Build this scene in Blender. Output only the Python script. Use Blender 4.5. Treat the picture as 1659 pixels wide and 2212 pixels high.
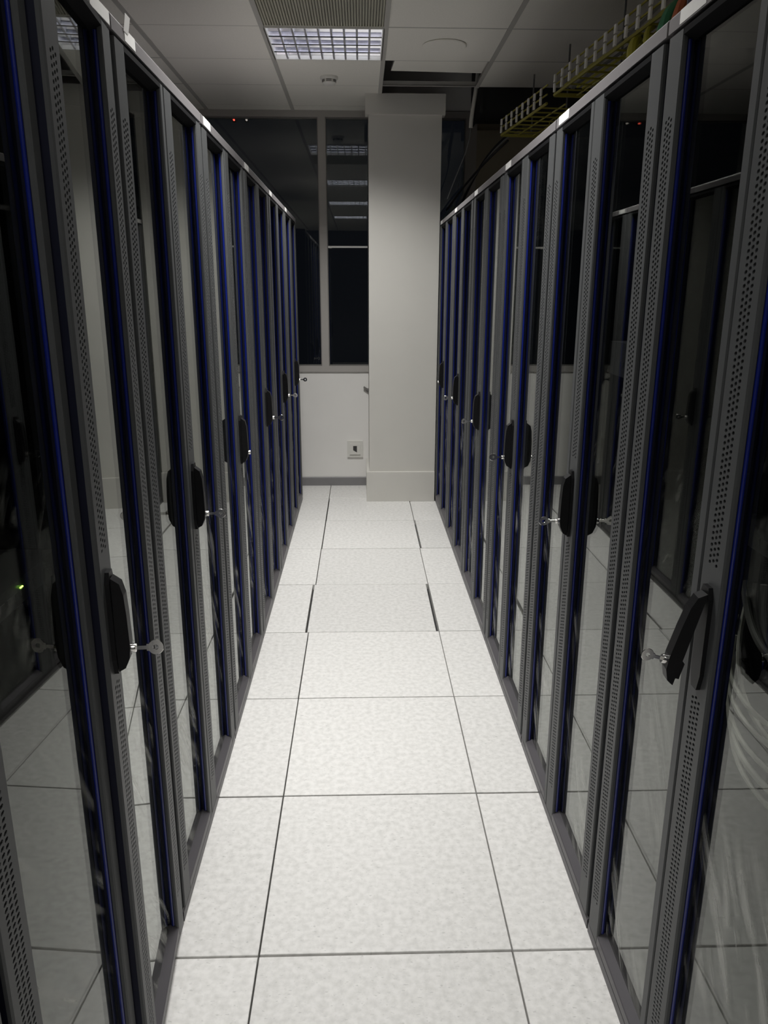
import bpy, math, random
from mathutils import Matrix, Vector
random.seed(7)
for o in list(bpy.data.objects):
    bpy.data.objects.remove(o)
SC = bpy.context.scene
COL = SC.collection

# ------------------------------------------------------------------ camera
cam = bpy.data.cameras.new('camera')
cam.sensor_fit = 'VERTICAL'
cam.sensor_height = 24.0
cam.lens = 1671.418 / 2212.0 * 24.0
cam.clip_start = 0.02
camo = bpy.data.objects.new('camera', cam)
COL.objects.link(camo)
_r = Vector((0.99958420, -0.02871604, 0.00260941))
_d = Vector((-0.00536067, -0.27399166, -0.96171713))
_f = Vector((0.02833166, 0.96130326, -0.27403167))
camo.matrix_world = Matrix(((_r.x, -_d.x, -_f.x, 0.0), (_r.y, -_d.y, -_f.y, 0.0),
                            (_r.z, -_d.z, -_f.z, 1.505), (0, 0, 0, 1)))
SC.camera = camo

# ------------------------------------------------------------------ world, exposure
w = bpy.data.worlds.new('night')
SC.world = w
w.use_nodes = True
w.node_tree.nodes['Background'].inputs[0].default_value = (0.012, 0.014, 0.02, 1)
w.node_tree.nodes['Background'].inputs[1].default_value = 0.25
SC.view_settings.view_transform = 'Standard'
SC.view_settings.look = 'None'
SC.view_settings.exposure = 0.0
SC.view_settings.gamma = 1.0
SC.view_settings.use_curve_mapping = False

LAMP_POWER = 20.5
LAMP_POWERS = (23.0, 27.0, 5.5, 23.0)     # the tubes above the camera are nearly spent
LAMP_SPREAD = math.radians(126)
TUBE_GLOW = 2.6
CEIL = 2.74
RX, LX = 0.544, -0.444          # front planes of the two rows
PITCH = 0.813

# ------------------------------------------------------------------ materials
def new_mat(name):
    m = bpy.data.materials.new(name)
    m.use_nodes = True
    nt = m.node_tree
    return m, nt, nt.nodes['Principled BSDF']

def plain(name, col, rough=0.5, metal=0.0, spec=0.5, var=0.06, scale=30.0, bump=0.0, coat=0.0):
    m, nt, b = new_mat(name)
    N, L = nt.nodes, nt.links
    b.inputs['Roughness'].default_value = rough
    b.inputs['Metallic'].default_value = metal
    b.inputs['Specular IOR Level'].default_value = spec
    b.inputs['Coat Weight'].default_value = coat
    tc = N.new('ShaderNodeTexCoord')
    no = N.new('ShaderNodeTexNoise')
    no.inputs['Scale'].default_value = scale
    no.inputs['Detail'].default_value = 4
    L.new(tc.outputs['Object'], no.inputs['Vector'])
    mx = N.new('ShaderNodeMix'); mx.data_type = 'RGBA'
    c = Vector(col)
    mx.inputs[6].default_value = (*(c * (1 - var)), 1)
    mx.inputs[7].default_value = (*(c * (1 + var)), 1)
    L.new(no.outputs['Fac'], mx.inputs[0])
    L.new(mx.outputs[2], b.inputs['Base Color'])
    if bump:
        bp = N.new('ShaderNodeBump'); bp.inputs['Strength'].default_value = bump
        bp.inputs['Distance'].default_value = 0.002
        L.new(no.outputs['Fac'], bp.inputs['Height']); L.new(bp.outputs[0], b.inputs['Normal'])
    return m

def emit(name, col, s):
    m, nt, b = new_mat(name)
    b.inputs['Base Color'].default_value = (*col, 1)
    b.inputs['Emission Color'].default_value = (*col, 1)
    b.inputs['Emission Strength'].default_value = s
    return m

def floor_tile_mat():
    m, nt, b = new_mat('vinyl_floor_tile')
    N, L = nt.nodes, nt.links
    tc = N.new('ShaderNodeTexCoord'); oi = N.new('ShaderNodeObjectInfo')
    mul = N.new('ShaderNodeVectorMath'); mul.operation = 'SCALE'
    cmb = N.new('ShaderNodeCombineXYZ')
    L.new(oi.outputs['Random'], cmb.inputs[0]); L.new(oi.outputs['Random'], cmb.inputs[1])
    L.new(cmb.outputs[0], mul.inputs[0]); mul.inputs['Scale'].default_value = 40
    add = N.new('ShaderNodeVectorMath'); add.operation = 'ADD'
    L.new(tc.outputs['Object'], add.inputs[0]); L.new(mul.outputs[0], add.inputs[1])
    # soft mottling
    n1 = N.new('ShaderNodeTexNoise'); n1.inputs['Scale'].default_value = 55; n1.inputs['Detail'].default_value = 5
    L.new(add.outputs[0], n1.inputs['Vector'])
    r1 = N.new('ShaderNodeValToRGB')
    r1.color_ramp.elements[0].position = 0.30; r1.color_ramp.elements[0].color = (0.68, 0.672, 0.65, 1)
    r1.color_ramp.elements[1].position = 0.62; r1.color_ramp.elements[1].color = (0.82, 0.81, 0.79, 1)
    L.new(n1.outputs['Fac'], r1.inputs[0])
    # darker flecks
    mp = N.new('ShaderNodeMapping'); mp.inputs['Rotation'].default_value = (0, 0, 0.7); mp.inputs['Scale'].default_value = (1, 2.2, 1)
    L.new(add.outputs[0], mp.inputs[0])
    n2 = N.new('ShaderNodeTexNoise'); n2.inputs['Scale'].default_value = 70; n2.inputs['Detail'].default_value = 2
    L.new(mp.outputs[0], n2.inputs['Vector'])
    r2 = N.new('ShaderNodeValToRGB')
    r2.color_ramp.elements[0].position = 0.64; r2.color_ramp.elements[0].color = (0, 0, 0, 1)
    r2.color_ramp.elements[1].position = 0.72; r2.color_ramp.elements[1].color = (1, 1, 1, 1)
    L.new(n2.outputs['Fac'], r2.inputs[0])
    mx = N.new('ShaderNodeMix'); mx.data_type = 'RGBA'; mx.inputs[7].default_value = (0.47, 0.47, 0.455, 1)
    ml = N.new('ShaderNodeMath'); ml.operation = 'MULTIPLY'; ml.inputs[1].default_value = 0.55
    L.new(r2.outputs[0], ml.inputs[0]); L.new(ml.outputs[0], mx.inputs[0]); L.new(r1.outputs[0], mx.inputs[6])
    # faint scuffs
    n3 = N.new('ShaderNodeTexNoise'); n3.inputs['Scale'].default_value = 3; n3.inputs['Detail'].default_value = 6
    L.new(add.outputs[0], n3.inputs['Vector'])
    mx2 = N.new('ShaderNodeMix'); mx2.data_type = 'RGBA'; mx2.blend_type = 'MULTIPLY'; mx2.inputs[0].default_value = 0.22
    L.new(mx.outputs[2], mx2.inputs[6]); L.new(n3.outputs['Color'], mx2.inputs[7])
    hs = N.new('ShaderNodeMix'); hs.data_type = 'RGBA'; hs.blend_type = 'MULTIPLY'; hs.inputs[0].default_value = 1
    tone = N.new('ShaderNodeMapRange'); tone.inputs[3].default_value = 0.95; tone.inputs[4].default_value = 1.03
    L.new(oi.outputs['Random'], tone.inputs[0])
    L.new(mx.outputs[2], hs.inputs[6]); L.new(tone.outputs[0], hs.inputs[7])
    L.new(hs.outputs[2], b.inputs['Base Color'])
    b.inputs['Roughness'].default_value = 0.42
    b.inputs['Specular IOR Level'].default_value = 0.35
    return m

def ceiling_mat():
    m = plain('mineral_ceiling_tile', (0.88, 0.86, 0.80), 0.9, 0, 0.1, 0.05, 120, 0.25)
    return m

def glass_mat(name, tint, smudge):
    m, nt, b = new_mat(name)
    N, L = nt.nodes, nt.links
    N.remove(b)
    out = [n for n in N if n.type == 'OUTPUT_MATERIAL'][0]
    lw = N.new('ShaderNodeLayerWeight'); lw.inputs[0].default_value = 0.5
    pw = N.new('ShaderNodeMath'); pw.operation = 'POWER'; pw.inputs[1].default_value = 5
    L.new(lw.outputs['Facing'], pw.inputs[0])
    fr = N.new('ShaderNodeMapRange'); fr.inputs[3].default_value = 0.04; fr.inputs[4].default_value = 1.0
    L.new(pw.outputs[0], fr.inputs[0])
    tr = N.new('ShaderNodeBsdfTransparent'); tr.inputs[0].default_value = (*tint, 1)
    gl = N.new('ShaderNodeBsdfGlossy'); gl.inputs['Roughness'].default_value = 0.0
    gl.inputs[0].default_value = (0.96, 0.98, 0.96, 1)
    mix = N.new('ShaderNodeMixShader')
    L.new(fr.outputs[0], mix.inputs[0]); L.new(tr.outputs[0], mix.inputs[1]); L.new(gl.outputs[0], mix.inputs[2])
    last = mix
    if smudge:
        tc = N.new('ShaderNodeTexCoord'); oi = N.new('ShaderNodeObjectInfo')
        cmb = N.new('ShaderNodeCombineXYZ'); mu = N.new('ShaderNodeMath'); mu.operation = 'MULTIPLY'; mu.inputs[1].default_value = 60
        L.new(oi.outputs['Random'], mu.inputs[0]); L.new(mu.outputs[0], cmb.inputs[0]); L.new(mu.outputs[0], cmb.inputs[2])
        ad = N.new('ShaderNodeVectorMath'); ad.operation = 'ADD'
        L.new(tc.outputs['Object'], ad.inputs[0]); L.new(cmb.outputs[0], ad.inputs[1])
        mp = N.new('ShaderNodeMapping'); mp.vector_type = 'TEXTURE'; mp.inputs['Rotation'].default_value = (0, -0.6, 0); mp.inputs['Scale'].default_value = (1 / 20, 1, 1 / 3.0)
        L.new(ad.outputs[0], mp.inputs[0])
        n1 = N.new('ShaderNodeTexNoise'); n1.inputs['Scale'].default_value = 1.5; n1.inputs['Detail'].default_value = 3
        n1.inputs['Distortion'].default_value = 0.9
        L.new(mp.outputs[0], n1.inputs['Vector'])
        r1 = N.new('ShaderNodeValToRGB')
        r1.color_ramp.elements[0].position = 0.50; r1.color_ramp.elements[0].color = (0, 0, 0, 1)
        r1.color_ramp.elements[1].position = 0.64; r1.color_ramp.elements[1].color = (1, 1, 1, 1)
        L.new(n1.outputs['Fac'], r1.inputs[0])
        n2 = N.new('ShaderNodeTexNoise'); n2.inputs['Scale'].default_value = 3.2; n2.inputs['Detail'].default_value = 1
        L.new(ad.outputs[0], n2.inputs['Vector'])
        r2 = N.new('ShaderNodeValToRGB')
        r2.color_ramp.elements[0].position = 0.44; r2.color_ramp.elements[0].color = (0, 0, 0, 1)
        r2.color_ramp.elements[1].position = 0.54; r2.color_ramp.elements[1].color = (1, 1, 1, 1)
        L.new(n2.outputs['Fac'], r2.inputs[0])
        m1 = N.new('ShaderNodeMath'); m1.operation = 'MULTIPLY'; L.new(r1.outputs[0], m1.inputs[0]); L.new(r2.outputs[0], m1.inputs[1])
        sx = N.new('ShaderNodeSeparateXYZ'); L.new(tc.outputs['Object'], sx.inputs[0])
        zr = N.new('ShaderNodeMapRange'); zr.inputs[1].default_value = 0.95; zr.inputs[2].default_value = 0.65
        zr.inputs[3].default_value = 0.0; zr.inputs[4].default_value = smudge
        L.new(sx.outputs[2], zr.inputs[0])
        m2 = N.new('ShaderNodeMath'); m2.operation = 'MULTIPLY'; L.new(m1.outputs[0], m2.inputs[0]); L.new(zr.outputs[0], m2.inputs[1])
        df = N.new('ShaderNodeBsdfDiffuse'); df.inputs[0].default_value = (0.8, 0.8, 0.76, 1)
        mix2 = N.new('ShaderNodeMixShader')
        L.new(m2.outputs[0], mix2.inputs[0]); L.new(mix.outputs[0], mix2.inputs[1]); L.new(df.outputs[0], mix2.inputs[2])
        last = mix2
    L.new(last.outputs[0], out.inputs['Surface'])
    return m

M = dict(
    tile=floor_tile_mat(),
    slab=plain('dark_subfloor', (0.03, 0.03, 0.03), 0.9),
    ceil=ceiling_mat(),
    tbar=plain('ceiling_grid_paint', (0.50, 0.49, 0.46), 0.55, 0, 0.3, 0.03),
    wall=plain('white_wall_paint', (0.86, 0.845, 0.82), 0.75, 0, 0.25, 0.025, 6, 0.05),
    colp=plain('column_paint', (0.655, 0.64, 0.60), 0.7, 0, 0.25, 0.03, 5, 0.05),
    beige=plain('beige_wall_paint', (0.40, 0.36, 0.27), 0.8, 0, 0.2, 0.06, 4),
    base=plain('grey_baseboard', (0.23, 0.225, 0.23), 0.5),
    dark=plain('dark_plenum', (0.045, 0.045, 0.043), 0.9),
    dwall=plain('dark_back_wall', (0.10, 0.10, 0.10), 0.85),
    alu=plain('painted_window_frame', (0.42, 0.40, 0.38), 0.5, 0, 0.4, 0.03),
    rack=plain('charcoal_powder_coat', (0.085, 0.080, 0.088), 0.42, 0, 0.5, 0.05, 300),
    strip=plain('grey_powder_coat', (0.076, 0.079, 0.081), 0.48, 0, 0.3, 0.05, 300),
    cap=plain('rail_powder_coat', (0.20, 0.19, 0.195), 0.38, 0, 0.5, 0.04, 300),
    blk=plain('black_paint_and_shade', (0.009, 0.009, 0.010), 0.85, 0, 0.06),
    blkp=plain('black_plastic', (0.008, 0.008, 0.009), 0.45, 0, 0.22),
    blue=plain('blue_edge_trim', (0.0040, 0.0125, 0.155), 0.34, 0, 0.5, 0.1, 40, 0, 0.35),
    navy=plain('dark_door_edge', (0.006, 0.007, 0.018), 0.55, 0, 0.2),
    glass=glass_mat('smoked_door_glass', (0.74, 0.75, 0.73), 0.30),
    wglass=glass_mat('window_glass', (0.93, 0.95, 0.93), 0.0),
    steel=plain('bright_steel', (0.75, 0.74, 0.72), 0.16, 1.0, 0.5, 0.04),
    zinc=plain('yellow_zinc', (0.42, 0.38, 0.06), 0.4, 0.35, 0.5, 0.15, 60),
    tab=plain('white_tray_clip', (0.92, 0.91, 0.88), 0.5),
    louv=plain('mirror_louvre', (0.84, 0.84, 0.90), 0.16, 1.0, 0.5, 0.02),
    blade=plain('satin_louvre_blade', (0.86, 0.86, 0.90), 0.3, 0.55, 0.5, 0.02),
    lamp=emit('fluorescent_tube', (0.95, 0.96, 1.0), TUBE_GLOW),
    white=plain('white_plastic', (0.74, 0.73, 0.69), 0.45, 0, 0.4, 0.02),
    sock=plain('socket_insert', (0.05, 0.05, 0.05), 0.5),
    paper=plain('label_paper', (0.86, 0.85, 0.83), 0.6, 0, 0.3, 0.03, 80),
    grey=plain('grey_steel', (0.22, 0.21, 0.20), 0.5, 0.2),
    vent=plain('ribbed_vent', (0.46, 0.45, 0.37), 0.7),
    wcab=plain('white_cable', (0.72, 0.71, 0.66), 0.5),
    gcab=plain('grey_cable', (0.16, 0.16, 0.16), 0.55),
    kcab=plain('black_cable', (0.015, 0.015, 0.016), 0.5),
    ycab=plain('yellow_cable', (0.50, 0.47, 0.03), 0.45),
    gncab=plain('green_cable', (0.03, 0.24, 0.11), 0.45),
    pcab=plain('violet_cable', (0.045, 0.04, 0.10), 0.45),
    ocab=plain('orange_cable', (0.55, 0.13, 0.04), 0.45),
    equip=plain('equipment_case', (0.05, 0.05, 0.055), 0.5, 0.2),
    led=emit('green_led', (0.45, 1.0, 0.1), 12.0),
    rled_refl=emit('red_led_reflection', (1.0, 0.12, 0.08), 1.6),
    wled_refl=emit('pale_led_reflection', (0.9, 0.8, 0.75), 0.5),
)

# ------------------------------------------------------------------ mesh helpers
class MB:
    def __init__(s): s.v = []; s.f = []
    def poly(s, pts):
        b = len(s.v); s.v += [tuple(p) for p in pts]; s.f.append(tuple(range(b, b + len(pts)))); return s
    def box(s, x0, x1, y0, y1, z0, z1):
        b = len(s.v)
        s.v += [(x, y, z) for z in (z0, z1) for y in (y0, y1) for x in (x0, x1)]
        for q in ((0, 2, 3, 1), (4, 5, 7, 6), (0, 1, 5, 4), (2, 6, 7, 3), (0, 4, 6, 2), (1, 3, 7, 5)):
            s.f.append(tuple(b + i for i in q))
        return s
    def prism(s, prof, a0, a1, axis):
        """closed 2-D outline extruded along axis (0=x,1=y,2=z); the other two axes in order"""
        b = len(s.v); n = len(prof)
        for a in (a0, a1):
            for p, q in prof:
                s.v.append({0: (a, p, q), 1: (p, a, q), 2: (p, q, a)}[axis])
        s.f.append(tuple(b + i for i in range(n))[::-1]); s.f.append(tuple(b + n + i for i in range(n)))
        for i in range(n):
            j = (i + 1) % n
            s.f.append((b + i, b + j, b + n + j, b + n + i))
        return s
    def tube(s, pts, r, n=8, caps=True):
        pts = [Vector(p) for p in pts]; b = len(s.v)
        up = Vector((0, 0, 1))
        for i, p in enumerate(pts):
            t = (pts[min(i + 1, len(pts) - 1)] - pts[max(i - 1, 0)]).normalized()
            a = t.cross(up)
            if a.length < 1e-3: a = t.cross(Vector((1, 0, 0)))
            a.normalize(); c = a.cross(t)
            rr = r[i] if isinstance(r, (list, tuple)) else r
            for k in range(n):
                an = 2 * math.pi * k / n
                s.v.append(tuple(p + a * (rr * math.cos(an)) + c * (rr * math.sin(an))))
        for i in range(len(pts) - 1):
            for k in range(n):
                k2 = (k + 1) % n
                s.f.append((b + i * n + k, b + i * n + k2, b + (i + 1) * n + k2, b + (i + 1) * n + k))
        if caps:
            s.f.append(tuple(b + k for k in range(n))[::-1])
            e = b + (len(pts) - 1) * n
            s.f.append(tuple(e + k for k in range(n)))
        return s
    def lathe(s, prof, n=32, c=(0, 0, 0), axis=2):
        b = len(s.v)
        for r, h in prof:
            for k in range(n):
                a = 2 * math.pi * k / n
                q = (r * math.cos(a), r * math.sin(a), h)
                if axis == 0: q = (q[2], q[0], q[1])
                if axis == 1: q = (q[0], q[2], q[1])
                s.v.append((q[0] + c[0], q[1] + c[1], q[2] + c[2]))
        for i in range(len(prof) - 1):
            for k in range(n):
                k2 = (k + 1) % n
                s.f.append((b + i * n + k, b + i * n + k2, b + (i + 1) * n + k2, b + (i + 1) * n + k))
        return s
    def mesh(s, name, mat, smooth=False, fix=True):
        me = bpy.data.meshes.new(name)
        me.from_pydata(s.v, [], s.f)
        if fix:
            import bmesh
            bm = bmesh.new(); bm.from_mesh(me); bmesh.ops.recalc_face_normals(bm, faces=bm.faces[:]); bm.to_mesh(me); bm.free()
        me.materials.append(mat)
        if smooth:
            me.polygons.foreach_set('use_smooth', [True] * len(me.polygons))
            try: me.set_sharp_from_angle(angle=math.radians(40))
            except Exception: pass
        me.update()
        return me

def obj(name, me, parent=None, loc=None, rot=None):
    o = bpy.data.objects.new(name, me); COL.objects.link(o)
    if parent is not None: o.parent = parent
    if loc is not None: o.location = loc
    if rot is not None: o.rotation_euler = rot
    return o

def tag(o, label=None, cat=None, group=None, kind=None):
    if label: o['label'] = label
    if cat: o['category'] = cat
    if group: o['group'] = group
    if kind: o['kind'] = kind
    return o

def empty(name, loc=(0, 0, 0), rz=0.0):
    o = bpy.data.objects.new(name, None); COL.objects.link(o)
    o.location = loc; o.rotation_euler = (0, 0, rz); o.empty_display_size = 0.1
    return o

def copy_tree(o, parent=None):
    c = o.copy(); COL.objects.link(c); c.parent = parent
    for ch in list(o.children): copy_tree(ch, c)
    return c

def box_bev(x0, x1, y0, y1, z0, z1, b):
    """box with the four upper edges chamfered"""
    m = MB(); v = [(x0, y0, z0), (x1, y0, z0), (x1, y1, z0), (x0, y1, z0),
                   (x0, y0, z1 - b), (x1, y0, z1 - b), (x1, y1, z1 - b), (x0, y1, z1 - b),
                   (x0 + b, y0 + b, z1), (x1 - b, y0 + b, z1), (x1 - b, y1 - b, z1), (x0 + b, y1 - b, z1)]
    m.v = v; m.f = [(3, 2, 1, 0), (8, 9, 10, 11)]
    for a in (0, 4):
        for i in range(4):
            j = (i + 1) % 4
            m.f.append((a + i, a + j, a + 4 + j, a + 4 + i))
    return m

ORD = ['first', 'second', 'third', 'fourth', 'fifth', 'sixth', 'seventh', 'eighth']

# ------------------------------------------------------------------ the room
X0, X1, Y0, Y1 = -2.895, 3.155, -5.187, 6.079
ZT = 3.35
fl = tag(obj('floor', MB().box(X0, X1, Y0, Y1 + .6, -0.10, -0.032).mesh('floor', M['slab'])), 'raised floor of pale speckled square panels with dark joints', None, None, 'structure')
TX, TY, T = -0.2486, 1.4733, 0.6
gap = 0.0019; gy = 0.0028
tile_me = box_bev(-.3 + gap, .3 - gap, -.3 + gy, .3 - gy, -0.032, 0.0, 0.0012).mesh('floor_tile', M['tile'])
last_d = Y1 - (TY + 7 * T)
tile_last = box_bev(-.3 + gap, .3 - gap, 0, last_d - .001, -0.032, 0.0, 0.0012).mesh('floor_tile_cut', M['tile'])
tile_slip = box_bev(-.2985 + gap, .2985 - gap, -.3 + gy, .3 - gy, -0.032, 0.0, 0.0012).mesh('floor_tile_slipped', M['tile'])
SHIFT = {(0, 3): -.0095, (0, 5): .003, (0, 6): .004, (-1, 3): -.014, (1, 5): .010, (1, 6): .005}
for i in range(-4, 5):
    for j in range(-11, 8):
        cx = TX + .3 + i * T
        if cx - .3 > X1 or cx + .3 < X0: continue
        sx = SHIFT.get((i, j), random.uniform(-.0006, .0006))
        if j == 7:
            obj('floor_tile', tile_last, fl, (cx + sx * 0.3, TY + j * T + gy, 0))
        else:
            obj('floor_tile', tile_slip if (i, j) == (0, 3) else tile_me, fl, (cx + sx, TY + .3 + j * T, random.uniform(-.0006, .0006)))

# walls
wf = MB().box(X0, X1, Y1, Y1 + .25, 0, .906)
wf.box(X0, -1.75, Y1, Y1 + .25, .906, ZT)
wf.box(-1.75, .82, Y1, Y1 + .25, CEIL + .005, ZT)
tag(obj('wall_far', wf.mesh('wall_far', M['wall'])), kind='structure')
tag(obj('wall_far_right', MB().box(.84, X1, Y1 - .01, Y1 + .24, .906, 2.62).box(.84, X1, Y1 + .05, Y1 + .25, 2.62, ZT).mesh('wall_far_right', M['beige'])), kind='structure')
tag(obj('wall_left', MB().box(X0 - .15, X0, Y0, Y1 + .25, -.1, ZT).mesh('wall_left', M['wall'])), kind='structure')
tag(obj('wall_right', MB().box(X1, X1 + .15, Y0, Y1 + .25, -.1, ZT).mesh('wall_right', M['beige'])), kind='structure')
tag(obj('wall_back', MB().box(X0, X1, Y0 - .15, Y0, -.1, ZT).mesh('wall_back', M['dwall'])), kind='structure')
tag(obj('baseboard_far', MB().prism([(Y1, 0), (Y1 - .012, 0), (Y1 - .012, .064), (Y1 - .008, .069), (Y1, .069)], X0, .045, 0).mesh('baseboard_far', M['base'])), kind='structure')

# windows
def window(n, x0, x1, post_l, post_r, label):
    fr = MB()
    z0, z1 = .906, CEIL
    y0, y1 = Y1 - .012, Y1 + .06
    fr.box(x0, x1, y0, y1, z0, .950)                       # sill rail
    fr.box(x0, x1, y0, y1, 2.698, z1)                      # head
    fr.box(x0, x0 + post_l, y0, y1, .950, 2.698)
    fr.box(x1 - post_r, x1, y0, y1, .950, 2.698)
    f = tag(obj('window_%d' % n, fr.mesh('window_frame', M['alu'])), label, None, None, 'structure')
    bd = MB()                                              # glazing bead
    for a, b_, c, d in ((x0 + post_l, x1 - post_r, .950, .958), (x0 + post_l, x1 - post_r, 2.690, 2.698)):
        bd.box(a, b_, y0 + .014, y1 - .01, c, d)
    for a in (x0 + post_l, x1 - post_r - .006):
        bd.box(a, a + .006, y0 + .014, y1 - .01, .958, 2.690)
    obj('glazing_bead', bd.mesh('glazing_bead', M['grey']), f)
    obj('glass_pane', MB().box(x0 + post_l + .006, x1 - post_r - .006, Y1 + .022, Y1 + .028, .958, 2.690).mesh('window_pane', M['wglass']), f)
    return f
window(1, -1.75, -.2755, .05, .027, 'dark night window left of the mullion')
window(2, -.2755, .84, .027, .08, 'dark night window between mullion and column')

# column
colm = tag(obj('column', MB().box(.056, .540, 5.598, Y1 - .001, .22, 2.63).mesh('column', M['colp'])), 'pale painted square column with boxed foot and head', None, None, 'structure')
obj('column_foot', MB().prism([(.035, 5.568), (.538, 5.568), (.538, Y1 - .001), (.035, Y1 - .001)], 0.001, .219, 2).box(.038, .538, 5.571, 5.6, .219, .223).mesh('column_foot', M['colp']), colm)
obj('column_head', MB().box(.034, .560, 5.566, 5.66, 2.619, 2.742).mesh('column_head', M['colp']), colm)

# ceiling
ce = tag(obj('ceiling', MB().box(X0, X1, Y0, Y1 + .25, ZT, ZT + .1).mesh('ceiling', M['dark'])), 'suspended ceiling of pale square tiles on a grid', None, None, 'structure')
CX0, CW, CY0, CH = -0.475, 0.605, 4.265, 0.556
g = .0035
ct_me = MB().box(-CW / 2 + g, CW / 2 - g, -CH / 2 + g, CH / 2 - g, 0, .016).mesh('ceiling_tile', M['ceil'])
ct_last = MB().box(-CW / 2 + g, CW / 2 - g, 0, Y1 - (CY0 + 3 * CH) - .004, 0, .016).mesh('ceiling_tile_cut', M['ceil'])
LIGHT_ROWS = (0, -4, -8, -12)
for i in range(-4, 6):
    for j in range(-17, 4):
        if i == 0 and (j in LIGHT_ROWS or j == -1): continue
        if i >= 1 and j >= 2: continue
        if i == 1 and j == 1: continue
        cx = CX0 + CW * (i + .5)
        if j == 3: obj('ceiling_tile', ct_last, ce, (cx, CY0 + CH * 3 + .002, CEIL))
        else: obj('ceiling_tile', ct_me, ce, (cx, CY0 + CH * (j + .5), CEIL + random.uniform(0, .0015)))
slip = MB().box(0, .56, -.54, 0, 0, .016).mesh('ceiling_tile_slid', M['ceil'])
obj('ceiling_tile', slip, ce, (.186, 5.150, CEIL + .030), (0, 0, math.radians(3.6)))
for i in range(-4, 7):
    x = CX0 + CW * i
    ye = Y1 - .001 if i <= 1 else CY0 + 2 * CH + .012
    if i == 1: ye = 5.56
    me = MB().box(x - .012, x + .012, Y0, ye, CEIL - .004, CEIL).box(x - .002, x + .002, Y0, ye, CEIL, CEIL + .035).mesh('grid_runner', M['tbar'])
    obj('grid_runner', me, ce)
for j in range(-17, 4):
    y = CY0 + CH * j
    xe = X1 if j <= 2 else CX0 + CW
    me = MB().box(X0, xe, y - .007, y + .007, CEIL + .001, CEIL + .003).box(X0, xe, y - .0015, y + .0015, CEIL + .003, CEIL + .03).mesh('grid_cross', M['tbar'])
    obj('grid_cross_bar', me, ce)
tag(obj('trim_1', MB().box(X0, .034, Y1 - .02, Y1 - .0005, CEIL - .003, CEIL + .001).mesh('wall_angle', M['tbar'])), 'thin pale wall angle where ceiling meets window head', None, None, 'structure')

# ------------------------------------------------------------------ luminaires
def make_light():
    root = empty('ceiling_light')
    W, D = CW - .012, CH - .012
    hs = MB()
    z = .0
    hs.box(-W / 2, W / 2, -D / 2, -D / 2 + .010, z - .004, .075).box(-W / 2, W / 2, D / 2 - .010, D / 2, z - .004, .075)
    hs.box(-W / 2, -W / 2 + .010, -D / 2 + .010, D / 2 - .010, z - .004, .075).box(W / 2 - .010, W / 2, -D / 2 + .010, D / 2 - .010, z - .004, .075)
    hs.box(-W / 2, W / 2, -D / 2, D / 2, .075, .08)
    obj('housing', hs.mesh('light_housing', M['white']), root)
    # curved mirror reflectors running across, one trough per tube
    nt_ = 4
    tw = (D - .02) / nt_
    for k in range(nt_):
        y0 = -D / 2 + .010 + k * tw
        prof = []
        for q in range(9):
            t = q / 8
            prof.append((y0 + .002 + t * (tw - .004), .070 - .052 * (2 * t - 1) ** 2))
        r = MB(); b = len(r.v)
        for a in (-W / 2 + .011, W / 2 - .011):
            for p in prof: r.v.append((a, p[0], p[1]))
        n = len(prof)
        for q in range(n - 1): r.f.append((q, q + 1, n + q + 1, n + q))
        obj('reflector', r.mesh('light_reflector', M['louv'], True), root)
        obj('tube', MB().tube([(-W / 2 + .02, y0 + tw / 2, .045), (W / 2 - .02, y0 + tw / 2, .045)], .013, 10).mesh('light_tube', M['lamp'], True), root)
    # lengthwise mirror bars between the troughs
    for k in range(1, nt_):
        y = -D / 2 + .010 + k * tw
        pr = [(y - .011, -.002), (y + .011, -.002), (y + .004, .018), (y, .030), (y - .004, .018)]
        obj('louvre_bar', MB().prism(pr, -W / 2 + .012, W / 2 - .012, 0).mesh('louvre_bar', M['louv'], False), root)
    for k in range(1, 9):
        x = -W / 2 + .010 + k * (W - .02) / 9
        pr = [(x - .005, -.0015), (x + .005, -.0015), (x + .0015, .030), (x - .0015, .030)]
        obj('louvre_blade', MB().prism(pr, -D / 2 + .011, D / 2 - .011, 1).mesh('louvre_blade', M['blade']), root)
    la = bpy.data.lights.new('fluorescent_light', 'AREA')
    la.shape = 'RECTANGLE'; la.size = W - .05; la.size_y = D - .05
    la.energy = LAMP_POWER; la.spread = LAMP_SPREAD; la.color = (1.0, 0.985, 0.955)
    lo = bpy.data.objects.new('light_source', la); COL.objects.link(lo); lo.parent = root; lo.location = (0, 0, -.006)
    return root
light0 = make_light()
lcap = ['louvred fluorescent ceiling light in the aisle ceiling near the column', 'louvred ceiling light over the middle of the aisle',
        'louvred ceiling light straight above the camera', 'louvred ceiling light behind the camera']
for n_, j in enumerate(LIGHT_ROWS):
    o = light0 if n_ == 0 else copy_tree(light0)
    o.location = (CX0 + CW / 2, CY0 + CH * (j + .5), CEIL)
    tag(o, lcap[n_], 'ceiling light', 'louvred lights in the aisle ceiling')
    lsrc = [c for c in o.children if c.type == 'LIGHT'][0]
    if n_: lsrc.data = lsrc.data.copy()
    lsrc.data.energy = LAMP_POWERS[n_]

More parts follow.
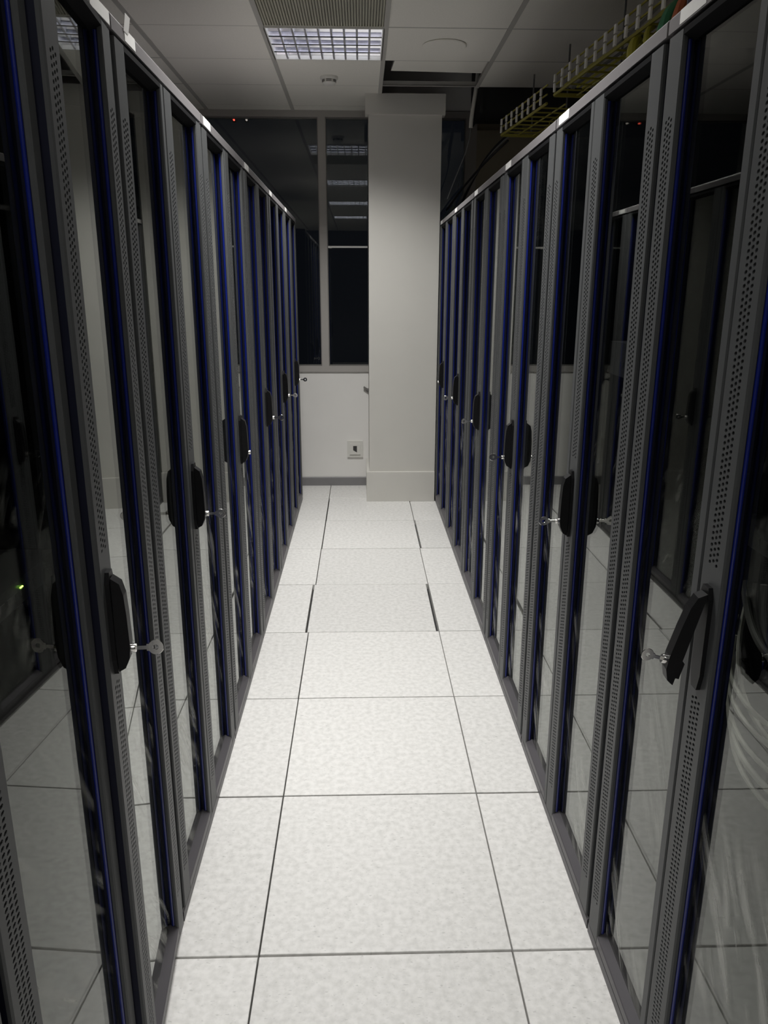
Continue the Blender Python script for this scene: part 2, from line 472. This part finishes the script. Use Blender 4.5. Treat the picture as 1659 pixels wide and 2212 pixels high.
# ribbed air diffuser tile
vt = empty('air_vent', (CX0 + CW / 2, CY0 - CH / 2, CEIL))
tag(vt, 'ribbed beige air vent panel beside the ceiling light', 'air vent')
vm = MB(); nrib = 44
for k in range(nrib):
    x = -CW / 2 + .012 + (k + .5) * (CW - .024) / nrib
    vm.prism([(x - .0052, .010), (x - .0035, .001), (x + .0035, .001), (x + .0052, .010)], -CH / 2 + .012, CH / 2 - .012, 1)
tag(obj('ribbed_face', vm.mesh('vent_ribs', M['vent']), vt), kind='stuff')
vb = MB().box(-CW / 2 + .010, CW / 2 - .010, -CH / 2 + .010, CH / 2 - .010, .0102, .016)
obj('backing_panel', vb.mesh('vent_back', M['grey']), vt)
vf = MB()
for s_ in (-1, 1):
    vf.box(s_ * (CW / 2 - .008) - .0045, s_ * (CW / 2 - .008) + .0045, -CH / 2 + .004, CH / 2 - .004, .0005, .016)
    vf.box(-CW / 2 + .013, CW / 2 - .013, s_ * (CH / 2 - .008) - .0045, s_ * (CH / 2 - .008) + .0045, .0005, .016)
obj('vent_frame', vf.mesh('vent_frame', M['vent']), vt)

# smoke detector
sd = empty('smoke_detector', (-.184, 5.175, CEIL))
tag(sd, 'round white smoke detector on the ceiling past the light', 'smoke detector')
obj('mount', MB().lathe([(0.001, .001), (.053, .001), (.054, -.010), (.050, -.016), (.001, -.016)], 32).mesh('detector_mount', M['white'], True), sd)
obj('sensor_cap', MB().lathe([(.040, -.016), (.041, -.034), (.034, -.042), (.020, -.046), (.001, -.047)], 32).mesh('detector_cap', M['white'], True), sd)
sl = MB()
for a in range(0, 360, 60):
    an0, an1 = math.radians(a + 8), math.radians(a + 52)
    for zz in (-.0215, -.0285):
        pts = []
        for t in range(6):
            an = an0 + (an1 - an0) * t / 5
            pts.append((.0412 * math.cos(an), .0412 * math.sin(an), zz))
        sl.tube(pts, .0018, 5)
obj('air_slots', sl.mesh('detector_slots', M['sock']), sd)

tag(obj('ceiling_cover', MB().lathe([(.001, 0), (.112, 0), (.116, -.004), (.112, -.008), (.100, -.009), (.001, -.0095)], 40).mesh('ceiling_cover', M['ceil'], True), None, (.442, 4.535, CEIL - .0002)),
    'flat round cover disc on a ceiling tile right of the light', 'cover disc')

# ------------------------------------------------------------------ racks
D_IN = .020                     # glass set back behind the strip faces
ZB, ZTOP = .034, 1.949          # door bottom and top
U_L0, U_L1 = .012, .371         # left leaf
U_R0, U_R1 = .376, .801         # right leaf
ROW = .0095

def perf_strip(w, ranges, ncol=3, slant=.18):
    """front sheet with real slots, returns faces; local x 0..w, y 0 front, z up"""
    m = MB()
    cw = .0115
    x0 = w / 2 - ncol * cw / 2
    def quad(xa, xb, za, zb):
        if xb - xa > 1e-6 and zb - za > 1e-6:
            m.poly([(xa, 0, za), (xb, 0, za), (xb, 0, zb), (xa, 0, zb)])
    bev = .0025
    quad(bev, x0, ZB, ZTOP); quad(x0 + ncol * cw, w - bev, ZB, ZTOP)
    a, b = .0044, .0027
    for c in range(ncol):
        xa, xb = x0 + c * cw, x0 + (c + 1) * cw
        xc = (xa + xb) / 2
        zc = ZB
        for (r0, r1) in ranges:
            off = ROW * .5 if c % 2 else 0
            n = int((r1 - r0) / ROW)
            zs = r0 + off
            quad(xa, xb, zc, zs)
            for k in range(n):
                za, zb = zs + k * ROW, zs + (k + 1) * ROW
                zm = (za + zb) / 2
                h = [(xc + dx, zm + dz + slant * dx) for dx, dz in ((-a, 0), (-a * .55, b), (a * .55, b), (a, 0), (a * .55, -b), (-a * .55, -b))]
                B = len(m.v)
                m.v += [(xa, 0, zb), (xb, 0, zb), (xb, 0, za), (xa, 0, za)]
                m.v += [(p, 0, q) for p, q in h]
                m.v += [(p, .0035, q) for p, q in h]
                TL, TR, BR, BL = B, B + 1, B + 2, B + 3
                H = [B + 4 + i for i in range(6)]; G = [B + 10 + i for i in range(6)]
                for fc in ((TL, TR, H[2], H[1]), (TR, H[3], H[2]), (TR, BR, H[3]), (BR, H[4], H[3]), (BR, BL, H[5], H[4]), (BL, H[0], H[5]), (BL, TL, H[0]), (TL, H[1], H[0])):
                    m.f.append(fc[::-1])
                for i in range(6):
                    j = (i + 1) % 6
                    m.f.append((H[i], H[j], G[j], G[i]))
            zc = zs + n * ROW
        quad(xa, xb, zc, ZTOP)
    # folded edges
    for xa, xb in ((0, bev), (w, w - bev)):
        pts = [(xb, 0, ZB), (xa, .0028, ZB), (xa, .0028, ZTOP), (xb, 0, ZTOP)]
        m.poly(pts if xa < xb else pts[::-1])
        pts = [(xa, .0028, ZB), (xa, .008, ZB), (xa, .008, ZTOP), (xa, .0028, ZTOP)]
        m.poly(pts if xa < xb else pts[::-1])
    m.poly([(bev, 0, ZTOP), (w - bev, 0, ZTOP), (w, .0028, ZTOP), (w, .008, ZTOP), (0, .008, ZTOP), (0, .0028, ZTOP)])
    m.poly([(bev, 0, ZB), (0, .0028, ZB), (0, .008, ZB), (w, .008, ZB), (w, .0028, ZB), (w - bev, 0, ZB)])
    return m

SW, HW = .064, .072
me_strip = perf_strip(SW, [(.125, 1.818)]).mesh('perforated_strip', M['strip'], False, False)
me_hstrip = perf_strip(HW, [(.125, .878), (1.105, 1.818)]).mesh('perforated_lock_strip', M['strip'], False, False)
me_stile = MB().prism([(0, .008), (0, .0025), (.0025, 0), (.0225, 0), (.025, .0025), (.025, .008)], ZB, ZTOP, 2).mesh('meeting_stile', M['strip'])

def bead_mesh(sgn):
    """rounded blue edge along the glass opening; bulges towards sgn in x"""
    pr = []
    for q in range(7):
        an = math.pi * q / 6
        pr.append((sgn * .0024 * math.sin(an), .0125 - .0032 * math.cos(an)))
    pr += [(-sgn * .002, .0157), (-sgn * .002, .0093)]
    return MB().prism(pr, .064, 1.932, 2).mesh('blue_edge', M['blue'], True)
me_bead = {1: bead_mesh(1), -1: bead_mesh(-1)}

def leaf(root, name, u0, u1, hinge, lw, rw, lme, rme, lname, rname):
    """one door leaf; parts measured from its hinge line"""
    def X(u): return u - hinge
    fr = MB()
    # black cores behind the strips
    for a, b in ((u0, u0 + lw), (u1 - rw, u1)):
        fr.box(X(a) + .0004, X(b) - .0004, .0075, .032, ZB + .001, ZTOP - .001)
    fo = obj(name, fr.mesh(name + '_core', M['navy']), root, (hinge, 0, 0))
    ga, gb = X(u0 + lw), X(u1 - rw)
    lo = MB().prism([(0.0, ZB), (0, .054), (.002, .056), (D_IN, .067), (.032, .067), (.032, ZB)], ga, gb, 0)
    obj('bottom_rail', lo.mesh(name + '_bottom_rail', M['rack']), fo)
    up = MB().prism([(0.0, ZTOP), (0, 1.939), (D_IN, 1.930), (.032, 1.930), (.032, ZTOP)], ga, gb, 0)
    obj('top_rail', up.mesh(name + '_top_rail', M['blk']), fo)  # black puts the shade of this downward-facing rail into its colour
    obj('glass_pane', MB().box(ga - .0001 + .0003, gb - .0002, D_IN, D_IN + .004, .063, 1.933).mesh(name + '_glass', M['glass']), fo)
    obj(lname, lme, fo, (X(u0), 0, 0))
    obj(rname, rme, fo, (X(u1 - rw), 0, 0))
    obj('blue_edge', me_bead[1], fo, (ga, 0, 0))
    obj('blue_edge', me_bead[-1], fo, (gb, 0, 0))
    return fo

# swing handle (black)
HZ0, HZ1 = .895, 1.073
def handle_base():
    m = MB(); hw = .017
    pts = [(-hw * .55, HZ0), (hw * .55, HZ0), (hw, HZ0 + .028), (hw, HZ1 - .018), (hw * .6, HZ1), (-hw * .6, HZ1), (-hw, HZ1 - .018), (-hw, HZ0 + .028)]
    m.prism(pts, -.007, .001, 1)
    return m.mesh('handle_base', M['blkp'])
def handle_lever():
    # origin at the pivot near the top; hangs down
    m = MB()
    prof = [(-.001, .012), (-.014, .002), (-.019, -.018), (-.021, -.055), (-.022, -.105), (-.020, -.128), (-.012, -.146), (-.001, -.152), (0, -.10)]
    m.prism(prof, -.0115, .0115, 0)
    m.box(-.009, .009, -.002, .006, -.140, -.112)
    return m.mesh('handle_lever', M['blkp'])
me_hbase, me_hlever = handle_base(), handle_lever()
me_lock = MB().lathe([(.001, -.006), (.0072, -.006), (.0078, -.004), (.0078, .004), (.001, .004)], 16, (0, 0, 0), 1).mesh('lock_cylinder', M['steel'], True)
me_key = MB().lathe([(.0045, -.0011), (.0125, -.0011), (.0132, 0), (.0125, .0011), (.0045, .0011), (.0045, -.0011)], 24, (0, -.034, 0), 0)
me_key.box(-.001, .001, -.022, .0, -.0032, .0032).box(-.0013, .0013, -.0235, -.019, -.006, .006)
me_key = me_key.mesh('door_key', M['steel'], True)

me_sticker = MB().box(0, .105, -.0008, -.0001, 1.959, 1.981).mesh('label_sticker', M['paper'])

def make_rack():
    root = empty('server_rack')
    W = .806
    b = MB()
    b.box(.003, .020, .034, 1.0, .03, 1.950).box(W - .014, W + .003, .034, 1.0, .03, 1.950)
    b.box(.020, W - .014, .985, 1.0, .03, 1.950).box(.020, W - .014, .034, .985, 1.935, 1.950).box(.020, W - .014, .034, .985, .03, .050)
    obj('cabinet_body', b.mesh('cabinet_body', M['blk']), root)
    obj('plinth', MB().prism([(.002, 0.0005), (.002, .024), (.006, .030), (.99, .030), (.99, .0005)], .004, W + .002, 0).mesh('plinth', M['rack']), root)
    capm = MB().prism([(.000, 1.957), (.0, 1.980), (.004, 1.985), (1.0, 1.985), (1.0, 1.957)], .004, W + .002, 0)
    obj('top_rail', capm.mesh('top_rail', M['cap']), root)
    for x in (.16, .63):
        obj('mounting_rail', MB().box(x, x + .02, .12, .14, .05, 1.935).mesh('mounting_rail', M['equip']), root)
    leaf(root, 'left_door', U_L0, U_L1, U_L0, SW, .025, me_strip, me_stile, 'perforated_strip', 'meeting_stile')
    rd = leaf(root, 'right_door', U_R0, U_R1, U_R1, HW, SW, me_hstrip, me_strip, 'perforated_strip', 'perforated_strip')
    hx = U_R0 + HW / 2 - U_R1
    obj('handle_base', me_hbase, rd, (hx, 0, 0))
    obj('handle_lever', me_hlever, rd, (hx, -.007, HZ1 - .022))
    obj('lock_cylinder', me_lock, rd, (hx, -.030, .936))
    return root
proto = make_rack()
def rack_at(side, k):
    o = proto if not rack_at.used else copy_tree(proto)
    rack_at.used = True
    if side == 'right':
        o.location = (RX, 1.530 + PITCH * k, 0); o.rotation_euler = (0, 0, -math.pi / 2); o.scale.z = .991
    else:
        o.location = (LX, .767 + PITCH * k, 0); o.rotation_euler = (0, 0, math.pi / 2)
    return o
rack_at.used = False
RACKS = {}
for k in range(-1, 6):
    o = rack_at('left', k); RACKS['left', k] = o
    if k == -1: lab = 'grey rack at the lower left frame edge, only a door strip showing'
    elif k == 0: lab = 'grey server rack nearest on the left with both glass doors ajar'
    elif k == 5: lab = 'grey server rack at the far end of the left row'
    else: lab = 'grey glass-doored server rack, %s along the left row from the ajar one' % ORD[k]
    tag(o, lab, 'server rack', 'racks along the left of the aisle')
for k in range(0, 6):
    o = rack_at('right', k); RACKS['right', k] = o
    if k == 0: lab = 'grey server rack nearest on the right with its black handle swung out'
    elif k == 5: lab = 'grey server rack at the far end of the right row beside the column'
    else: lab = 'grey glass-doored server rack, %s along the right row from the camera' % ORD[k]
    tag(o, lab, 'server rack', 'racks along the right of the aisle')

def part(root, name):
    return [c for c in root.children if c.name.split('.')[0] == name][0]
# nearest left rack: both leaves stand a little open
part(RACKS['left', 0], 'right_door').rotation_euler.z = math.radians(4.8)
part(RACKS['left', 0], 'left_door').rotation_euler.z = math.radians(-3.0)
# nearest right rack: lever pulled out of its seat
rd0 = part(RACKS['right', 0], 'right_door')
lev = part(rd0, 'handle_lever'); lev.rotation_euler.x = math.radians(-14); lev.rotation_euler.z = math.radians(-4)
lck = part(rd0, 'lock_cylinder')
hx = U_R0 + HW / 2 - U_R1
_m = lev.rotation_euler.to_matrix()
lck.location = Vector((hx, -.007, HZ1 - .022)) + _m @ Vector((0, -.023, -.115)); lck.rotation_euler = lev.rotation_euler

# stickers on the top rails (viewer's left end of each rack), small individual differences
for (side, k), o in RACKS.items():
    if k == -1: continue
    s = obj('label_sticker', me_sticker, o, (random.uniform(.030, .045), 0, random.uniform(-.001, .001)))
    tag(s, 'white paper label')
    if (side, k) == ('right', 0): s.location.x = .055
    if (side, k) == ('left', 1):
        s.location.x = .085; s.scale.x = .68
        fl_ = MB().poly([(0, -.0015, 1.975), (.03, -.0015, 1.975), (.034, -.006, 2.005), (.002, -.006, 2.005)]).poly([(.002, -.0056, 2.005), (.034, -.0056, 2.005), (.03, -.0011, 1.975), (0, -.0011, 1.975)])
        tag(obj('label_flap', fl_.mesh('label_flap', M['paper'], False, False), o, (.078, 0, 0)), 'white label peeling upwards')
    if (side, k) == ('left', 0):
        s.location.x = .70

# keys
bpy.context.view_layer.update()
for (side, k) in [('left', 0), ('left', 1), ('left', 2), ('left', 3), ('left', 4), ('left', 5), ('right', 0), ('right', 1), ('right', 2), ('right', 3), ('right', 4)]:
    if (side, k) == ('left', 2): continue
    d = part(RACKS[side, k], 'right_door')
    lc = part(d, 'lock_cylinder')
    o = obj('door_key', me_key)
    mw = RACKS[side, k].matrix_basis @ d.matrix_basis @ lc.matrix_basis
    o.matrix_world = mw @ Matrix.Translation((0, -.004, 0)) @ Matrix.Rotation(math.radians(random.uniform(-14, 14) if k else 4), 4, 'Y')
    if (side, k) == ('right', 0): o.scale = (.85, .75, .85)
    if k == 0: lab = 'round-headed steel key in the lock of the nearest %s rack' % side
    elif k == 5: lab = 'tiny steel key in the lock of the farthest left rack'
    else: lab = 'steel key in the lock of the %s %s-row rack from the camera' % (ORD[k], side)
    tag(o, lab, 'key', 'keys in the rack door locks')

# ------------------------------------------------------------------ equipment and cables inside the near racks
def local_to_world(rack, p): return rack.matrix_basis @ Vector(p)
def network_unit(side, k, z, h, lab, leds):
    rk = RACKS[side, k]
    root = empty('network_switch', local_to_world(rk, (.42, .145, z)), rk.rotation_euler.z)
    tag(root, lab, 'network switch')
    obj('case', MB().box(-.235, .235, 0, .5, 0, h).mesh('switch_case', M['equip']), root)
    for s_ in (-1, 1):
        obj('rack_ear', MB().box(s_ * .243 - .008, s_ * .243 + .008, -.002, .002, 0, h).mesh('switch_ear', M['equip']), root)
    for q in range(12):
        obj('port', MB().box(-.16 + q * .026, -.145 + q * .026, -.0015, .003, h * .3, h * .3 + .012).mesh('switch_port', M['sock']), root)
    for x in leds:
        obj('status_light', MB().box(x, x + .0035, -.002, .001, h * .62, h * .62 + .002).mesh('status_light', M['led']), root)
    return root
network_unit('left', 0, .985, .044, 'black network switch with green lights in the nearest left rack', (.074, .080))
network_unit('right', 0, 1.08, .044, 'black network switch above white cables in the nearest right rack', (.05,))
network_unit('right', 1, 1.30, .088, 'black network unit in the second right rack', (-.09,))

def bez(p0, p1, p2, p3, n=14):
    out = []
    for i in range(n + 1):
        t = i / n
        out.append(tuple(Vector(p0) * (1 - t) ** 3 + Vector(p1) * 3 * t * (1 - t) ** 2 + Vector(p2) * 3 * t * t * (1 - t) + Vector(p3) * t ** 3))
    return out
# patch cables drooping in the nearest right rack
rk0 = RACKS['right', 0]
def cable_thing(name, pts, r, mat, lab, group=None, cat='cable', n=8):
    o = obj(name, MB().tube(pts, r, n).mesh(name, mat, True))
    return tag(o, lab, cat, group)
pc = [(1.225, .88, 1.06, .875), (1.225, .84, 1.05, .845), (1.222, .80, 1.05, .80), (1.215, .77, 1.04, .765), (1.21, .74, 1.03, .735), (1.225, .865, 1.03, .82)]
for q, (ya, za, yb, zb) in enumerate(pc):
    x = .625 + .004 * q
    pts = bez((x + .03, ya + .02, za + .12), (x, ya, za - .02), (x - .01, (ya + yb) / 2, (za + zb) / 2 - .05), (x + .02, yb - .12, zb + .0))
    cable_thing('patch_cable', pts, .0042 if q != 3 else .0055, M['wcab'], '%s white patch cable counted from the top in the nearest right rack' % ORD[[0, 2, 3, 4, 5, 1][q]], 'white patch cables in the nearest right rack')
for q in range(4):
    x = .64 + .012 * q
    pts = bez((x, 1.20 - .01 * q, 1.04), (x, 1.17, .98 - .02 * q), (x - .01, 1.12, .93 - .01 * q), (x, .96, .97 - .02 * q))
    cable_thing('patch_cable', pts, .006, M['kcab'] if q % 2 else M['gcab'], '%s %s cable from the glass looping above the white ones, nearest right rack' % (ORD[q], 'black' if q % 2 else 'grey'), 'dark cables in the nearest right rack')
pts = bez((-.60, 1.10, 1.12), (-.57, 1.03, 1.0), (-.57, .98, .95), (-.60, .90, .93))
cable_thing('patch_cable', pts, .006, M['wcab'], 'pale cable hanging in the nearest left rack')

# ------------------------------------------------------------------ cable trays above the right row
def tray(name, a, b, z, wid, lab, tabs):
    a = Vector((a[0], a[1], z)); b = Vector((b[0], b[1], z))
    ax = (b - a); Ln = ax.length; ax.normalize()
    rz = math.atan2(ax.y, ax.x)
    root = empty(name, a, rz)
    tag(root, lab, 'cable tray', 'wire basket trays above the right row')
    # local: x along tray, -y towards the aisle?  the aisle side is y=0, tray body at y = side*wid
    s = -1
    r = .0042
    for (yy, zz) in ((0, 0), (0, .042), (0, .085), (s * wid, .085), (s * wid, .042), (s * wid, 0)):
        rr = .007 if (yy == 0 and zz == 0) else r
        obj('long_wire', MB().tube([(0, yy, zz), (Ln, yy, zz)], rr, 6).mesh('tray_long_wire', M['zinc']), root)
    for t in (.33, .66):
        obj('long_wire', MB().tube([(0, s * wid * t, 0), (Ln, s * wid * t, 0)], r, 6).mesh('tray_long_wire', M['zinc']), root)
    n = int(Ln / .105)
    uw = MB().tube([(0, 0, .085), (0, 0, 0), (0, s * wid, 0), (0, s * wid, .085)], r, 6).mesh('tray_cross_wire', M['zinc'])
    tb = MB()
    for z0, z1 in ((.008, .046), (.052, .085)):
        tb.prism([(-.0105, z0), (.0105, z0), (.0105, z1), (-.0105, z1)], -.011, -.004, 1)
    tbm = tb.mesh('tray_clip', M['tab'])
    for k in range(n + 1):
        obj('cross_wire', uw, root, (min(k * .105, Ln), 0, 0))
        if tabs and k * .105 < Ln - .03: obj('side_clip', tbm, root, (k * .105 + .02, 0, 0))
    obj('end_bar', MB().tube([(0, 0, .0), (0, s * wid, .0)], .010, 6).mesh('tray_end_bar', M['zinc']), root)
    # hangers to the slab above
    for t in (.15, .85):
        obj('hanger_rod', MB().tube([(Ln * t, s * wid * .5, .0), (Ln * t, s * wid * .5, CEIL - z - .008)], .005, 6).mesh('tray_hanger', M['gcab']), root)
    return root
tray('cable_tray', (.949, 4.165), (1.17, 1.55), 2.430, -.34, 'yellow wire basket cable tray with white clips above right racks', True)
tray('cable_tray', (.862, 5.15), (.948, 4.32), 2.425, -.30, 'dim wire cable tray beyond the clipped one near the ceiling opening', True)
for q in range(10):
    y0_ = 4.05
    off = .03 + .032 * q
    zc = 2.443 + random.uniform(0, .02)
    pts = []
    for i in range(24):
        t = i / 23
        y = 4.12 - t * 2.5
        x = .953 + (4.165 - y) * .0845 + off + .008 * math.sin(9 * t + q * 1.7)
        pts.append((x, y, zc + .006 * math.sin(13 * t + q)))
    mat = [M['ycab'], M['gcab'], M['ycab'], M['ycab'], M['gcab'], M['ycab'], M['gcab'], M['ycab'], M['gcab'], M['ycab']][q]
    yel = mat is M['ycab']
    cable_thing('tray_cable', pts, .006, mat, '%s cable lying in the yellow basket tray, %s cable from the aisle edge' % ('yellow' if yel else 'grey', (ORD + ['ninth', 'tenth'])[q]), '%s cables in the yellow tray' % ('yellow' if yel else 'grey'))
# coloured cables dropping from tray to the nearest right racks
def drop(p0, p1, p2, p3, mat, lab, r, grp=None):
    cable_thing('drop_cable', bez(p0, p1, p2, p3, 18), r, mat, lab, grp)
drop((1.10, 2.92, 2.452), (.98, 2.82, 2.37), (.93, 2.70, 2.32), (.86, 2.44, 1.995), M['gncab'], 'thick green cable dropping from tray to the near right racks', .020)
drop((1.13, 2.86, 2.456), (.99, 2.78, 2.41), (.95, 2.66, 2.33), (.90, 2.36, 1.995), M['gncab'], 'thin green cable beside the thick green one at the tray', .011)
drop((1.12, 2.76, 2.452), (.97, 2.68, 2.38), (.92, 2.58, 2.31), (.86, 2.32, 1.995), M['ocab'], 'orange cable dropping from tray to the near right racks', .017)
drop((1.15, 2.66, 2.456), (.98, 2.62, 2.44), (.92, 2.50, 2.36), (.86, 2.16, 1.995), M['pcab'], 'violet cable strand nearest the orange cable', .013, 'violet cables at the tray')
drop((1.16, 2.62, 2.470), (.97, 2.56, 2.49), (.91, 2.44, 2.38), (.86, 2.06, 1.995), M['pcab'], 'violet cable strand looping highest over the tray', .013, 'violet cables at the tray')
drop((1.17, 2.50, 2.456), (1.0, 2.44, 2.44), (.92, 2.34, 2.33), (.86, 1.98, 1.995), M['pcab'], 'violet cable strand at the top edge of the frame', .013, 'violet cables at the tray')
drop((1.08, 3.35, 2.452), (.98, 3.14, 2.36), (.93, 2.98, 2.33), (.87, 2.66, 1.995), M['ycab'], 'thick yellow cable sagging off the tray over the second right rack', .017)
drop((1.09, 3.22, 2.452), (.99, 3.02, 2.38), (.94, 2.88, 2.34), (.90, 2.58, 1.995), M['ycab'], 'thin yellow cable beside the thick sagging yellow one', .010)

# ------------------------------------------------------------------ far right: opening in the ceiling
tag(obj('dark_filler_box', MB().box(.80, 2.6, 5.62, Y1 - .02, 2.66, 3.05).box(.79, .81, 5.60, Y1 - .01, 2.64, 3.07).box(1.60, 1.62, 5.60, Y1 - .01, 2.64, 3.07).mesh('dark_filler_box', M['dark'])),  # added dark box that turns the ceiling opening black
    'added dark box that blackens the ceiling opening right of the column', 'dark filler box')
cable_thing('flexible_conduit', bez((.748, 5.46, 2.86), (.748, 5.46, 2.74), (.715, 5.45, 2.64), (.712, 5.45, 2.52)), .013, M['wcab'], 'pale flexible conduit hanging out of the ceiling opening')
cable_thing('hanging_wire', bez((.712, 5.45, 2.52), (.712, 5.45, 2.40), (.66, 5.47, 2.33), (.58, 5.52, 2.10)), .004, M['gcab'], 'thin grey wire trailing from the pale conduit')
cable_thing('hanging_wire', bez((.94, 5.35, 2.43), (.86, 5.45, 2.36), (.74, 5.6, 2.26), (.60, 5.75, 2.05)), .007, M['kcab'], 'black wire draping lowest from the far tray', 'black wires draping from the far tray')
cable_thing('hanging_wire', bez((.95, 5.25, 2.45), (.88, 5.45, 2.42), (.78, 5.6, 2.30), (.66, 5.8, 2.05)), .005, M['gcab'], 'grey wire draping beside the black ones')
cable_thing('hanging_wire', bez((.98, 5.15, 2.47), (.93, 5.45, 2.47), (.82, 5.65, 2.40), (.72, 5.9, 2.10)), .009, M['kcab'], 'thickest black wire draping highest from the far tray', 'black wires draping from the far tray')

# ------------------------------------------------------------------ far wall details
so = empty('wall_socket', (-.053, Y1, .298))
tag(so, 'white wall socket box low on the wall beside the column', 'wall socket')
obj('back_plate', MB().box(-.062, .062, -.012, 0, -.066, .066).mesh('socket_back_plate', M['white']), so)
fp = MB(); 
for a in ((-.042, .042, -.020, -.012, .026, .042), (-.042, .042, -.020, -.012, -.042, -.028), (-.042, -.015, -.020, -.012, -.028, .026), (.015, .042, -.020, -.012, -.028, .026)):
    fp.box(*a)
obj('face_plate', fp.mesh('socket_face_plate', M['white']), so)
obj('dark_insert', MB().box(-.015, .015, -.0135, -.012, -.028, .026).mesh('socket_insert', M['sock']), so)
obj('shutter', MB().prism([(-.015, -.028), (.015, -.028), (-.015, -.010)], -.017, -.0136, 1).mesh('socket_shutter', M['white']), so)
hk = empty('wall_bracket', (.045, Y1, .77))
tag(hk, 'small grey bracket on the wall just left of the column', 'bracket')
obj('arm', MB().prism([(-.030, .012), (-.026, .026), (.010, .004), (.010, -.016)], -.022, -.012, 1).mesh('bracket_arm', M['grey']), hk)
obj('foot', MB().box(-.006, .010, -.012, 0, -.016, .008).mesh('bracket_foot', M['grey']), hk)
st = empty('stay_bar', (-.245, Y1 - .012, 1.822))
tag(st, 'white horizontal bar across the window beside the column', 'window bar')
obj('rod', MB().prism([(-.012, -.006), (-.012, .004), (-.004, .007), (0, .004), (0, -.006)], 0.004, .296, 0).mesh('stay_rod', M['paper']), st)
obj('clip', MB().prism([(.004, -.008), (.03, -.010), (.03, .0), (.01, .0)], -.014, -.001, 1).mesh('stay_clip', M['white']), st)
for x, m_, lab in ((-.905, 'rled_refl', 'red LED reflection in the left window, made as a glowing dot'), (-.815, 'wled_refl', 'pale LED reflection beside the red one, made as a glowing dot')):  # glowing dots stand in for LED reflections in the glass
    o = empty('led_reflection', (x, Y1 + .06, 2.688)); tag(o, lab, 'LED reflection')
    obj('lens', MB().lathe([(.001, -.008), (.005, -.006), (.0065, 0), (.0065, .012), (.001, .012)], 14, (0, 0, 0), 1).mesh('led_reflection_dot', M[m_], True), o)
    obj('dot_backing', MB().box(-.012, .012, .012, .03, -.012, .012).mesh('led_reflection_back', M['blkp']), o)
